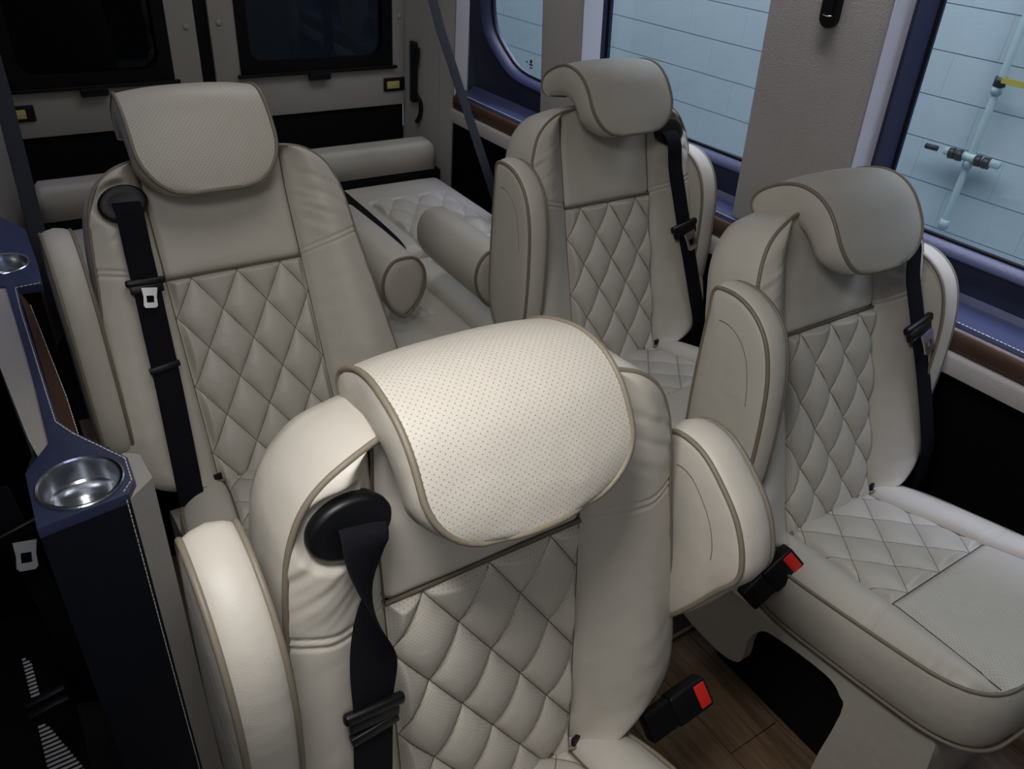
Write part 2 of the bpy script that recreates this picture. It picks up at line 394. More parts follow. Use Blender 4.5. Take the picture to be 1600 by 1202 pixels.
# headrest: swept pad
HP = [(.712, -.066), (.720, -.080), (.738, -.086), (.756, -.074), (.769, -.045), (.775, -.008), (.772, .032), (.756, .068), (.728, .094), (.692, .109), (.648, .119), (.606, .121)]
HI = [(.711, -.060), (.710, -.056), (.709, -.050), (.709, -.040), (.708, -.026), (.706, -.008), (.701, .012), (.690, .032), (.672, .046), (.650, .056), (.630, .063), (.608, .070)]
HPC = [(p.x, p.y) for p in catmull([(a, b_, 0) for a, b_ in HP], 6, False)]
HIC = [(p.x, p.y) for p in catmull([(a, b_, 0) for a, b_ in HI], 6, False)]
def headrest_meshes():
    n = len(HPC); L_ = [0]
    for a, c in zip(HPC, HPC[1:]): L_.append(L_[-1] + math.hypot(c[0] - a[0], c[1] - a[1]))
    tot = L_[-1]
    def frame(i):
        a = HPC[max(0, i - 1)]; c = HPC[min(n - 1, i + 1)]; tv, tw = c[0] - a[0], c[1] - a[1]; l = math.hypot(tv, tw)
        return (-tw / l * -1, tv / l * -1)   # outward normal (v, w)
    def hw(i):
        d = tot - L_[i]; r = .080
        base = .119 + .006 * smooth_step(.1, .2, L_[i])
        if d < r: return base - .078 + .078 * math.sqrt(max(0, 1 - ((r - d) / r) ** 2)) if d > 0 else base - .078
        return base
    def thick(i):
        s = L_[i] / tot
        l_ = L_[i]; n_ = .066 * math.sqrt(max(0, 1 - (1 - l_ / .042) ** 2)) if l_ < .042 else .066
        return max(.006, n_ - .018 * smooth_step(.35, 1, s))
    front = []; fs = []; uvs = []; K = 40
    def outer_off(s_, i):
        # crowned across, rounded at both ends
        return .008 * (1 - abs(s_) ** 2.6)
    def row(i):
        nv, nw = frame(i); h = hw(i); out = []
        for k in range(K + 1):
            s_ = -1 + 2 * k / K; o_ = outer_off(s_, i); v, w_ = HPC[i]
            out.append((P3(s_ * h, v + nv * o_, w_ + nw * o_), (s_ * h, L_[i])))
        return out
    for i in range(n):
        for p, q in row(i): front.append(p); uvs.append(q)
    for i in range(n - 1):
        for k in range(K): a = i * (K + 1) + k; fs.append((a, a + 1, a + K + 2, a + K + 1))
    f = mk('headrest_face', front, fs, 'perforated', uv=uvs)
    # the rim and the underside
    loop = [(i, 1) for i in range(n)] + [(n - 1, s_) for s_ in [x / 10 for x in range(9, -10, -1)]] + [(i, -1) for i in range(n - 1, -1, -1)] + [(0, s_) for s_ in [x / 10 for x in range(-9, 10)]]
    def edge_pt(i, s_, depth, inset):
        nv, nw = frame(i); h = hw(i) - inset; v, w_ = HPC[i]; o_ = outer_off(s_, i) if depth == 0 else 0
        tv, tw = nw, -nv   # along the path
        ax = 0
        if i == n - 1: ax = -inset * (1 - .3 * abs(s_))
        elif i == 0: ax = inset
        else:
            d = tot - L_[i]
            if d < .080: ax = -inset * (1 - d / .080)
        a = HPC[max(0, i - 1)]; c = HPC[min(n - 1, i + 1)]; tv, tw = c[0] - a[0], c[1] - a[1]; l = math.hypot(tv, tw); tv /= l; tw /= l
        return P3(s_ * h, v + nv * (o_ - depth) + tv * ax, w_ + nw * (o_ - depth) + tw * ax)
    def inner_pt(i, s_, f, inset):
        p = edge_pt(i, s_, 0, inset); nv, nw = frame(i); v, w_ = HPC[i]; a, b_ = HIC[i]
        # straight from the outer curve towards the inner one
        q_ = edge_pt(i, 0, 0, inset); o_ = outer_off(0, i)
        full = P3(0, a, b_) - P3(0, v, w_)
        return p + full * f
    rings = [(0, 0), (.10, -.003), (.35, -.005), (.7, -.004), (.92, .001), (1.0, .010)]
    vs = []; m = len(loop); fs = []
    for dp, ins in rings:
        for i, s_ in loop: vs.append(inner_pt(i, s_, dp, ins))
    for j in range(len(rings) - 1):
        for k in range(m): fs.append((j * m + k, j * m + (k + 1) % m, (j + 1) * m + (k + 1) % m, (j + 1) * m + k))
    base = len(vs); K2 = 10; dp, ins = rings[-1]
    for i in range(n):
        for k in range(K2 + 1): vs.append(inner_pt(i, -1 + 2 * k / K2, dp, ins))
    for i in range(n - 1):
        for k in range(K2): a = base + i * (K2 + 1) + k; fs.append((a, a + 1, a + K2 + 2, a + K2 + 1))
    rim = mk('headrest', vs, fs, 'leather')
    pip = tube('piping', [edge_pt(i, s_, 0, 0) for i, s_ in loop], .0037, 'piping', True, 8)
    return rim, f, pip
# armrest (raised): profile in (v, w)
ARM = [(.572, .006), (.576, .030), (.562, .068), (.532, .100), (.490, .118), (.430, .120), (.36, .108), (.28, .088), (.20, .062), (.150, .030), (.140, -.03), (.165, -.075), (.24, -.088), (.34, -.066), (.44, -.037), (.53, -.008)]
ARM_SHORT = [(.525, -.004), (.532, .026), (.522, .062), (.492, .098), (.455, .128), (.410, .144), (.372, .142), (.33, .112), (.28, .078), (.23, .04), (.195, .0), (.185, -.04), (.23, -.07), (.33, -.062), (.43, -.04), (.495, -.022)]
def arm_meshes(prof, th):
    pc = [(p.x, p.y) for p in catmull([(a, b_, 0) for a, b_ in prof], 6)]; n = len(pc)
    cv = sum(p[0] for p in pc) / n; cw = sum(p[1] for p in pc) / n
    nr = []
    for i in range(n):
        a, c = pc[i - 1], pc[(i + 1) % n]; tv, tw = c[0] - a[0], c[1] - a[1]; l = math.hypot(tv, tw); x, y = tw / l, -tv / l
        if x * (pc[i][0] - cv) + y * (pc[i][1] - cw) < 0: x, y = -x, -y
        nr.append((x, y))
    vs = []; fs = []
    h = th / 2
    # face centre, scaled rings, edge, crowned rim, mirrored
    rings = [(-h - .006, .35), (-h - .006, .7), (-h - .003, .92), (-h, 1.0)]
    prof_r = [(x, s, 0) for x, s in rings] + [(-h * .6, 1, .005), (0, 1, .008), (h * .6, 1, .005)] + [(-x, s, 0) for x, s in reversed(rings)]
    for x, s, o_ in prof_r:
        for i, (v, w_) in enumerate(pc):
            vs.append(P3(x, cv + (v - cv) * s + nr[i][0] * o_, cw + (w_ - cw) * s + nr[i][1] * o_))
    m = len(prof_r)
    for j in range(m - 1):
        for i in range(n): fs.append((j * n + i, j * n + (i + 1) % n, (j + 1) * n + (i + 1) % n, (j + 1) * n + i))
    c0 = len(vs); vs.append(P3(-h - .006, cv, cw)); vs.append(P3(h + .006, cv, cw))
    for i in range(n): fs.append((i, (i + 1) % n, c0)); fs.append(((m - 1) * n + i, (m - 1) * n + (i + 1) % n, c0 + 1))
    arm = mk('armrest', vs, fs, 'leather')
    pips = [tube('piping', [P3(s * h, v, w_) for v, w_ in pc], .0037, 'piping', True, 8) for s in (-1, 1)]
    arc = []
    for k in range(24):
        i = int(n * .04 + k * n * .33 / 23) % n; v, w_ = pc[i]
        arc.append((cv + (v - cv) * .72, cw + (w_ - cw) * .58))
    sts = [tube('stitching', [P3(s * (h + .0052), v, w_) for v, w_ in arc], .0011, 'seam', False, 5) for s in (-1, 1)]
    return arm, pips, sts
# cushion: local u, d forward (= -y), z up
def Uc(d):
    pts = [(-.03, .205), (0, .215), (.06, .232), (.15, .243), (.3, .249), (.400, .248), (.442, .234), (.470, .200), (.482, .165), (.486, .14)]
    for a, c in zip(pts, pts[1:]):
        if a[0] <= d <= c[0]: return a[1] + (c[1] - a[1]) * (d - a[0]) / (c[0] - a[0])
    return .14
CH = [(-.205, -.03), (-.222, .02), (-.238, .09), (-.245, .20), (-.249, .32), (-.248, .395), (-.232, .447), (-.195, .477), (-.13, .486), (0, .489)]
CO = [(p.x, p.y) for p in catmull([(a, b_, 0) for a, b_ in (CH + [(-u, d) for u, d in reversed(CH[:-1])] + [(.10, -.035), (-.10, -.035)])], 6)]
def cw_(d): return .132 + .02 * smooth_step(0, .24, d)
def Dfront(u): # front edge of the top
    a = abs(u)
    if a < .13: return .487
    lo, hi = .1, .487
    for _ in range(18):
        mid = (lo + hi) / 2
        if Uc(mid) > a: lo = mid
        else: hi = mid
    return lo
def cushion_meshes():
    out = []
    DQ = .250
    def h(u, d):
        f = smooth_step(0, .06, Dfront(min(abs(u), .24)) - d)
        e = smooth_step(0, .05, Uc(d) - abs(u))
        b_ = cw_(d)
        hh = .006 + .012 * smooth_step(b_ - .01, b_ + .05, abs(u)) * e
        hh -= .006 * math.exp(-((abs(u) - b_) / .005) ** 2)
        return hh * 1 + (-.012) * (1 - f) + (-.010) * (1 - e) + .0012 * noise.noise(Vector((u * 22, d * 22, 2)))
    def q(s, t_):
        d = -.03 + t_ * (DQ + .03); u = (-1 + 2 * s) * cw_(d)
        e = min(smooth_step(0, .014, cw_(d) - abs(u)), smooth_step(0, .012, DQ - d))
        f1 = (u / .052 + (d - DQ) / .060) / 2; f2 = (u / .052 - (d - DQ) / .060) / 2
        pf = (abs(math.sin(math.pi * f1)) * abs(math.sin(math.pi * f2))) ** .45
        return Vector((u, -d, h(u, d) - .005 + e * .011 * pf)), (u, d)
    vs, fs, uv = grid(q, 96, 90); out.append(('quilted_panel', mk('quilted_panel', vs, fs, 'quilt_seat', uv=uv)))
    def fpan(s, t_):
        u = -1 + 2 * s
        d0 = DQ; taper = cw_(DQ) + .045 * t_
        uu = u * taper; d1 = Dfront(uu) + .001
        d = d0 + (d1 - d0) * t_
        e = min(smooth_step(0, .02, (1 - abs(u)) * taper), smooth_step(0, .014, d - d0))
        return Vector((uu, -d, .003 + .007 * e - .010 * smooth_step(.8, 1, t_) - .004 * math.exp(-((d - d0) / .005) ** 2))), (uu, d)
    vs, fs, uv = grid(fpan, 50, 50); out.append(('front_panel', mk('front_panel', vs, fs, 'perforated', uv=uv)))
    for sg in (-1, 1):
        def bl(s, t_):
            d = -.03 + t_ * .515
            inner = cw_(d) if d <= DQ else cw_(DQ) + .045 * (d - DQ) / (.486 - DQ)
            uo = max(Uc(d), inner + .001); u = inner + (uo - inner) * s
            w_ = uo - inner
            hh = .0 - .006 * math.exp(-((u - inner) / .005) ** 2) + .022 * math.sin(math.pi * min(1, s)) ** .7 * smooth_step(0, .09, w_)
            hh += (-.006) * s
            for dd in (-.005, .005): hh -= .0032 * math.exp(-((d - DQ - .12 * (u - inner) - dd) / .0022) ** 2)
            hh += .0035 * math.exp(-((d - .40) / .05) ** 2) * smooth_step(.3, .8, s) * noise.noise(Vector((d * 75, u * 10, sg)))
            return Vector((sg * u, -d, hh)), (u, d)
        vs, fs, uv = grid(bl, 22, 110); out.append(('bolster', mk('bolster', vs, fs, 'leather', uv=uv)))
    # side wall
    n = len(CO); rings = [(0, -.004), (.006, -.014), (.010, -.045), (.008, -.085), (.0, -.118), (-.004, -.126)]
    vs = []; fs = []
    for off, z in rings:
        for i, (u, d) in enumerate(CO):
            a = CO[i - 1]; c = CO[(i + 1) % n]; tx, ty = c[0] - a[0], c[1] - a[1]; l = math.hypot(tx, ty) or 1; nx, ny = ty / l, -tx / l
            if nx * u + ny * (d - .2) < 0: nx, ny = -nx, -ny
            corner = math.exp(-((abs(u) - .235) / .03) ** 2) * math.exp(-((d - .42) / .05) ** 2)
            w1 = .0042 * corner * math.sin(i * 2.1) * math.exp(-((z + .025) / .022) ** 2)
            vs.append(Vector((u + nx * (off + w1), -(d + ny * (off + w1)), z)))
    for j in range(len(rings) - 1):
        for i in range(n): fs.append((j * n + i, j * n + (i + 1) % n, (j + 1) * n + (i + 1) % n, (j + 1) * n + i))
    fs.append(tuple((len(rings) - 1) * n + i for i in range(n)))
    side = mk('cushion', vs, fs, 'leather')
    out.append(('piping', tube('piping', [Vector((u, -d, -.003)) for u, d in CO], .0037, 'piping', True, 8)))
    out.append(('piping', tube('piping', [Vector((u * 1.01, -d * 1.01, -.124)) for u, d in CO], .0037, 'piping', True, 8)))
    bm = bmesh.new()
    for pts in ([(s * (cw_(-.02 + k * .012)), -.02 + k * .012) for k in range(22)] for s in (-1, 1)):
        me = tube('s', [Vector((u, -d, -.002)) for u, d in pts], .0018, 'seam', False, 5); bm.from_mesh(me); bpy.data.meshes.remove(me)
    me = tube('s', [Vector((-cw_(DQ) + 2 * cw_(DQ) * k / 20, -DQ, .001)) for k in range(21)], .0009, 'seam', False, 5); bm.from_mesh(me); bpy.data.meshes.remove(me)
    for s in (-1, 1):
        me = tube('s', [Vector((s * (cw_(DQ) + .045 * k / 16), -(DQ + (.47 - DQ) * k / 16), .0005)) for k in range(17)], .0012, 'seam', False, 5); bm.from_mesh(me); bpy.data.meshes.remove(me)
    out.append(('seam', frombm('seam', bm, 'seam')))
    return side, out
def oval_mesh():
    vs = []; fs = []; n = 36
    rings = [(.90, -.016), (1.0, -.002), (1.0, .004), (.95, .0085), (.86, .010), (.55, .0085), (.2, .008)]
    for s, w_ in rings:
        for k in range(n):
            a = 2 * math.pi * k / n; vs.append(P3(.045 * s * math.cos(a), .0345 * s * math.sin(a), w_))
    for j in range(len(rings) - 1):
        for k in range(n): fs.append((j * n + k, j * n + (k + 1) % n, (j + 1) * n + (k + 1) % n, (j + 1) * n + k))
    fs.append(tuple((len(rings) - 1) * n + k for k in range(n)))
    me = mk('belt_guide', vs, fs, 'black')
    return me
def tongue_meshes():
    # black moulded bar over the webbing and the metal tongue
    bm = bmesh.new(); box_bm(bm, -.036, .036, -.006, .006, -.007, .007, .0045, 3); box_bm(bm, -.030, .030, -.004, .005, -.022, -.004, .003)
    bar = frombm('tongue_grip', bm, 'black')
    o_ = [(-.014, -.012), (.014, -.012), (.0115, -.030), (.0125, -.046), (.009, -.050), (-.009, -.050), (-.0125, -.046), (-.0115, -.030)]
    i_ = [(-.0065, -.027), (.0065, -.027), (.0065, -.040), (-.0065, -.040)]
    me = prism('tongue', o_, lambda a, b_: Vector((a, -.010, b_)), lambda a, b_: Vector((a, -.0125, b_)), 'chrome', holes=[i_])
    return bar, me
def stopper_mesh(): return box('belt_stop', -.029, .029, -.006, .004, -.0065, .0065, 'black', .0025)
def buckle_meshes():
    bm = bmesh.new()
    box_bm(bm, -.027, .027, -.016, .016, 0, .078, .005, 3)
    box_bm(bm, -.025, .025, -.013, .013, -.055, .008, .005, 3)
    body = frombm('buckle', bm, 'black')
    red = box('release_button', -.0205, .0205, -.0178, -.010, .050, .0725, 'red', .0015)
    return body, red
def aim_rot(z, front):
    z = Vector(z).normalized(); y = -Vector(front); y = (y - z * y.dot(z)).normalized(); x = y.cross(z)
    return Matrix((x, y, z)).transposed().to_euler()
def base_meshes():
    z = -1
    # side plates with an arch, front skirt; local: x, y(back+), absolute z below cushion
    poly = [(.16, .285), (.16, .15), (.03, .125), (-.045, .15), (-.048, .225), (-.065, .275), (-.10, .298), (-.22, .318), (-.262, .300), (-.278, .26), (-.285, .0), (-.42, .0), (-.435, .375), (-.30, .365), (-.1, .325)]
    poly = [(p.x, p.y) for p in catmull([(a, b_, 0) for a, b_ in poly], 4)]
    out = []
    for s in (-1, 1):
        out.append(prism('skirt', poly, lambda a, b_: Vector((s * .232, a, b_)), lambda a, b_: Vector((s * .205, a, b_)), 'leather', .006, 2))
    bm = bmesh.new(); box_bm(bm, -.21, .21, -.435, -.410, 0.0, .37, .01, 3)
    out.append(frombm('skirt', bm, 'leather'))
    bm = bmesh.new(); box_bm(bm, -.17, .17, -.40, .12, .20, .33, .01); box_bm(bm, -.15, -.11, -.36, .06, .0, .22, .004); box_bm(bm, .11, .15, -.36, .06, 0, .22, .004)
    return out, frombm('seat_base', bm, 'rubber')
SM = {}
SM['quilt'] = quilt_mesh(); SM['upper'] = upper_mesh(); SM['bol'] = {-1: (bolster_mesh(-1, True), bolster_mesh(1)), 1: (bolster_mesh(-1), bolster_mesh(1, True))}; SM['shell'] = shell_mesh(); SM['pip'] = outline_piping(); SM['seam'] = seams()
SM['head'] = headrest_meshes(); SM['arm'] = arm_meshes(ARM, .050); SM['arm_s'] = arm_meshes(ARM_SHORT, .058); SM['cush'] = cushion_meshes()
SM['oval'] = oval_mesh(); SM['tongue'] = tongue_meshes(); SM['stop'] = stopper_mesh(); SM['buckle'] = buckle_meshes(); SM['base'] = base_meshes()
SM['post'] = tube('headrest_post', [P3(0, .60, -.02), P3(0, .66, -.02), P3(0, .72, .0)], .006, 'dark_metal', False, 10)
SM['tag'] = box('fabric_tag', -.009, .009, -.0035, .0035, -.008, .008, 'black', .001)
ZC = 0.447
def captain_seat(x, y, rec, label, side, tongue_v, stop_v, belt, head=(0, 0, 0, 1, 0), arms=(1, 1), tilt=10.5, short_right=False, tag_side=1, buckle=None, arm_l=0, tongue_hidden=False):
    t_ = thing('captain_seat', label, 'seat', (x, y, 0), group='beige quilted captain seats')
    A = (-rec, 0, 0); O = (0, 0, ZC)
    back = ob('backrest', SM['shell'], t_, O, A)
    ob('quilted_panel', SM['quilt'], back); ob('upper_panel', SM['upper'], back)
    for m_ in SM['bol'][side]: ob('bolster', m_, back)
    ob('piping', SM['pip'], back); ob('seam', SM['seam'], back)
    tg = ob('fabric_tag', SM['tag'], back, (tag_side * (PU + .004), -.008, .022), (0, 0, R(15)), 'small black fabric tag')
    cr, sr = math.cos(rec), math.sin(rec)
    hdv, hdw, htl, hsc, hdu, hsx = head if len(head) == 6 else (*head, 1)
    pv, pw_ = .606, .121                                  # the lower edge of the pad is the pivot
    ta = -rec + R(htl); qv, qw = (pv + hdv), (pw_ + hdw)
    pos = Vector(O) + Vector((hdu, sr * qv - cr * qw, cr * qv + sr * qw))
    rel = Matrix.Rotation(ta, 3, 'X') @ Vector((0, -pw_, pv * hsc))
    hd = ob('headrest', SM['head'][0], t_, pos - rel, (ta, 0, 0)); hd.scale = (hsx, 1, hsc)
    ob('headrest_face', SM['head'][1], hd, label='perforated leather face'); ob('piping', SM['head'][2], hd)
    for s in (-1, 1):
        p_ = ob('headrest_post', SM['post'], hd, (s * .055, 0, 0))
    for s, on in zip((-1, 1), arms):
        if not on: continue
        S_ = SM['arm_s'] if (s == 1 and short_right) else SM['arm']
        if on == 2:   # lowered
            a_ = ob('armrest', S_[0], t_, (s * .318, -.02, ZC + .13), (R(84), 0, 0))
        else:
            win = x > 1 and s == 1     # the arm on the window side is tucked in
            dv = arm_l if s == -1 else (-.028 if win else 0); dw = -.035 if win else 0
            a_ = ob('armrest', S_[0], t_, Vector(O) + Vector((s * (.274 if win else .318 if s == 1 else .308), sr * dv - cr * dw, cr * dv + sr * dw)), A)
        for m_ in S_[1]: ob('piping', m_, a_)
        for m_ in S_[2]: ob('stitching', m_, a_)
    cu = ob('cushion', SM['cush'][0], t_, (0, 0, ZC + .008), (-R(tilt), 0, 0))
    for nm, m_ in SM['cush'][1]: ob(nm, m_, cu)
    sk, bs = SM['base']
    b_ = ob('seat_base', bs, t_)
    for m_ in sk: ob('skirt', m_, b_, label='beige leather skirt')
    # belt
    gx = side * .184; gv = .594
    g = ob('belt_guide', SM['oval'], t_, Vector(O) + Vector((gx, sr * gv - cr * .034, cr * gv + sr * .034)), (-rec, R(10 * side), 0))
    pts, width, tw = belt
    P = catmull([P3(*p) for p in pts], 10, False)
    wb = ob('belt_webbing', ribbon('belt_webbing', P, width, .0016, 'web', tw), t_, O, A)
    def at(v): return min(P, key=lambda p: abs(p.z - v))
    if tongue_v:
        pass
        p = at(tongue_v); q_ = at(tongue_v - .05); an = math.atan2(p.x - q_.x, p.z - q_.z)
        to = ob('tongue_grip', SM['tongue'][0], wb, p + Vector((0, -.002, 0)), (0, an, 0)); ob('tongue', SM['tongue'][1], to, label='metal belt tongue') if False else None
        o2 = None if tongue_hidden else ob('tongue', SM['tongue'][1], wb, p + Vector((side * -.004, -.004, 0)), (0, an - side * .12, 0), 'chrome belt tongue')
        if side == 1: to.scale = (1.3, 1.3, 1.3); o2.scale = (1.35, 1.35, 1.35)
    if stop_v:
        p = at(stop_v); ob('belt_stop', SM['stop'], wb, p + Vector((0, -.002, 0)), (0, R(6) * side, 0))
    if buckle:
        bo = ob('buckle', SM['buckle'][0], t_, buckle[0], buckle[1]); ob('release_button', SM['buckle'][1], bo, label='red release button')
    return t_
# A nearest, B behind it, C middle of the right column, D front of the right column (looking at the rear doors)
def straight(side, a, b_, c):
    return ([(side * .150 if False else a[0], a[1], a[2])] + b_ + [c], .047, None)
captain_seat(.392, .499, R(7.4), 'nearest beige captain seat with twisted black belt below its perforated headrest', -1, .362, .330,
    ([(-.172, .596, .041), (-.175, .587, .053), (-.178, .565, .058), (-.180, .51, .062), (-.181, .44, .056), (-.186, .38, .056), (-.190, .33, .054), (-.197, .26, .056), (-.204, .18, .058), (-.208, .10, .056), (-.205, -.02, .05)],
     lambda s: .050, lambda s: math.pi * smooth_step(.12, .54, s) * -1 + R(-6)), short_right=True, buckle=((.342, -.02, .410), aim_rot((.95, .0, .14), (-.3, -.75, .6))), arm_l=.050, tongue_hidden=True, head=(-.022, .004, -7, .93, -.012))
captain_seat(.385, 1.355, R(25.6), 'beige captain seat at left rear beside the cup holder console, straight black belt', -1, .445, .277,
    ([(-.180, .596, .041), (-.180, .587, .053), (-.180, .565, .058), (-.183, .50, .056), (-.186, .42, .058), (-.190, .34, .060), (-.194, .25, .062), (-.200, .15, .062), (-.206, .05, .058), (-.21, -.04, .04)], .049, None), arms=(1, 2), buckle=None, tag_side=-1, arm_l=-.016, head=(-.014, -.040, 4, 1.20, -.014, 1.07))
captain_seat(1.331, 1.355, R(16.7), 'beige captain seat in second row beside the wide window pillar', 1, .350, None,
    ([(.172, .596, .041), (.173, .587, .053), (.176, .56, .062), (.182, .50, .057), (.195, .42, .058), (.207, .34, .060), (.224, .25, .062), (.243, .15, .062), (.262, .07, .056), (.272, -.02, .03)], .048, None), head=(.0, -.005, 0, 1, 0))
captain_seat(1.344, .642, R(18.7), 'beige captain seat by the right window with its whole cushion and red buckle showing', 1, .393, None,
    ([(.170, .596, .041), (.171, .587, .053), (.174, .56, .062), (.182, .50, .057), (.200, .42, .058), (.217, .34, .060), (.236, .25, .062), (.256, .15, .062), (.272, .08, .056), (.282, -.02, .03)], .048, None), head=(-.050, -.014, 0, 1, .006),
    buckle=((-.270, -.062, .448), aim_rot((.78, -.05, .58), (-.4, -.8, .4))))

# ------------------------------------------------------------------ right wall. frame: x = 1.865 - .06 y - .08 (z-.8) - inward
def W(y, z, inw=0.0): return Vector((1.865 - .06 * y - .08 * (z - .8) - inw, y, z))
WT = 1.98
def rrect(y0, y1, z0, z1, r, n=5):
    out = []
    for cx, cy, a0 in ((y1 - r, z0 + r, -90), (y1 - r, z1 - r, 0), (y0 + r, z1 - r, 90), (y0 + r, z0 + r, 180)):
        for k in range(n + 1): a = R(a0 + 90 * k / n); out.append((cx + r * math.cos(a), cy + r * math.sin(a)))
    return out
win3 = rrect(-.75, 1.030, .926, 1.72, .05); win2 = rrect(1.20, 2.052, .926, 1.72, .05)
win1 = [(p.x, p.y) for p in catmull([(2.22, .930, 0), (2.375, .932, 0), (2.47, .938, 0), (2.535, .957, 0), (2.60, 1.00, 0), (2.645, 1.04, 0), (2.667, 1.085, 0), (2.675, 1.17, 0), (2.67, 1.4, 0), (2.66, 1.70, 0), (2.24, 1.72, 0), (2.2, 1.68, 0), (2.2, 1.0, 0)], 4)]
def grow(poly, d):
    cx = sum(p[0] for p in poly) / len(poly); cz = sum(p[1] for p in poly) / len(poly); n = len(poly); out = []
    for i in range(n):
        a, c = poly[i - 1], poly[(i + 1) % n]; tx, ty = c[0] - a[0], c[1] - a[1]; l = math.hypot(tx, ty) or 1; nx, ny = ty / l, -tx / l
        if nx * (poly[i][0] - cx) + ny * (poly[i][1] - cz) < 0: nx, ny = -nx, -ny
        out.append((poly[i][0] + nx * d, poly[i][1] + ny * d))
    return out
wall = structure(ob('wall_right', prism('wall_right', [(-1.0, .0), (3.02, .0), (3.02, WT), (-1.0, WT)], lambda a, b_: W(a, b_), lambda a, b_: W(a, b_, -.045), 'navy', holes=[grow(w_, .022) for w_ in (win1, win2, win3)])))
for k, wp in enumerate((win1, win2, win3)):
    n = len(wp); g_ = grow(wp, .030); vs = []
    for (poly, inw) in ((g_, .008), (grow(wp, .027), .011), (grow(wp, .023), .012), (grow(wp, .003), -.020), (wp, -.040)):
        vs += [W(a, b_, inw) for a, b_ in poly]
    vs += [W(a, b_, -.002) for a, b_ in g_]
    order = [5, 0, 1, 2, 3, 4]; fs = []
    for j in range(5):
        for i in range(n): fs.append((order[j] * n + i, order[j] * n + (i + 1) % n, order[j + 1] * n + (i + 1) % n, order[j + 1] * n + i))
    wf = structure(ob('window_%d' % (k + 1), mk('window_frame', vs, fs, 'navy_lit')))
    gp = grow(wp, .004)
    ob('pane', prism('pane', gp, lambda a, b_: W(a, b_, -.030), lambda a, b_: W(a, b_, -.034), 'glass'), wf)
    ob('rubber_seal', tube('rubber_seal', [W(a, b_, -.024) for a, b_ in wp], .005, 'rubber', True, 6), wf)
s_ = structure(ob('trim_12', tube('window_post_seam', [W(1.056, .86 + k_ * .1, .0095) for k_ in range(12)], .0014, 'rubber', False, 6)))
mk_bm = bmesh.new()     # small dark etched mark low on the rearmost pane
for (a, b_, c_, d_) in ((2.467, 2.474, .975, .982), (2.440, 2.452, .978, .990), (2.436, 2.456, .970, .976), (2.438, 2.452, .960, .965)):
    f0 = [mk_bm.verts.new(W(a, c_, -.0285)), mk_bm.verts.new(W(b_, c_, -.0285)), mk_bm.verts.new(W(b_, d_, -.0285)), mk_bm.verts.new(W(a, d_, -.0285))]; mk_bm.faces.new(f0)
    f1 = [mk_bm.verts.new(v.co + Vector((.001, 0, 0))) for v in f0]; mk_bm.faces.new(f1[::-1])
    for q_ in range(4): mk_bm.faces.new((f0[q_], f0[(q_ + 1) % 4], f1[(q_ + 1) % 4], f1[q_]))
ob('etched_mark', frombm('etched_mark', mk_bm, 'dark_metal', False), bpy.data.objects['window_1'])
# lower dark lining under the ledge
structure(ob('trim_1', prism('trim_1', [(-1.0, .0), (2.95, .0), (2.95, .70), (-1.0, .70)], lambda a, b_: W(a, b_, .012), lambda a, b_: W(a, b_, .002), 'blackmat')))
# ledge: navy top, brown insert, beige front edge
def ledge_section(y): # inner edge x
    xi = 1.735 - .043 * y
    return xi
def sweep(name, prof, ys, mat):
    vs = []; fs = []; m = len(prof(ys[0]))
    for y in ys:
        for x, z in prof(y): vs.append(Vector((x, y, z)))
    for j in range(len(ys) - 1):
        for i in range(m): fs.append((j * m + i, j * m + (i + 1) % m, (j + 1) * m + (i + 1) % m, (j + 1) * m + i))
    fs.append(tuple(range(m))); fs.append(tuple((len(ys) - 1) * m + i for i in range(m)))
    me = mk(name, vs, fs, mat); me.set_sharp_from_angle(angle=R(50)); return me
YS = [-.6 + k * .1125 for k in range(31)]
led = thing('window_ledge', 'long navy ledge with brown insert under the right windows', 'ledge')
ob('ledge_top', sweep('ledge_top', lambda y: [(ledge_section(y), .800), (ledge_section(y) + .006, .808), (W(y, .8).x - .012, .812), (W(y, .8).x, .83), (W(y, .8).x, .76), (ledge_section(y), .76)], YS, 'navy_lit'), led, label='navy leather top')
ob('brown_insert', sweep('brown_insert', lambda y: [(ledge_section(y), .798), (ledge_section(y) - .010, .790), (ledge_section(y) - .012, .768), (ledge_section(y) - .008, .748), (ledge_section(y) + .01, .745), (ledge_section(y) + .01, .798)], YS, 'brown'), led, label='brown leather strip')
ob('front_edge', sweep('front_edge', lambda y: [(ledge_section(y) - .018, .746), (ledge_section(y) - .024, .738), (ledge_section(y) - .024, .700), (ledge_section(y) - .014, .694), (ledge_section(y) + .03, .690), (ledge_section(y) + .03, .746)], YS, 'panel'), led, label='beige front edge')
def dashes(name, path, ln, gap, r, mat):
    """a row of stitches along a 3D polyline"""
    bm = bmesh.new(); P = [Vector(p) for p in path]; acc = 0
    for a, c in zip(P, P[1:]):
        L_ = (c - a).length; d = (c - a).normalized(); s = -acc if acc else 0; s = max(0, s)
        while s < L_:
            e = min(L_, s + ln); p, q_ = a + d * s, a + d * e; o_ = d.orthogonal().normalized(); o2 = d.cross(o_)
            vs = [bm.verts.new(x + (o_ * math.cos(t_) + o2 * math.sin(t_)) * r) for x in (p, q_) for t_ in (0, 2.09, 4.19)]
            bm.faces.new(vs[:3]); bm.faces.new(vs[3:])
            for k in range(3): bm.faces.new((vs[k], vs[(k + 1) % 3], vs[3 + (k + 1) % 3], vs[3 + k]))
            s += ln + gap
    return frombm(name, bm, mat, False)
s_ = ob('stitching', dashes('stitching', [(ledge_section(y) + .004, y, .8085) for y in YS], .006, .003, .0009, 'thread'), led); s_['kind'] = 'stuff'
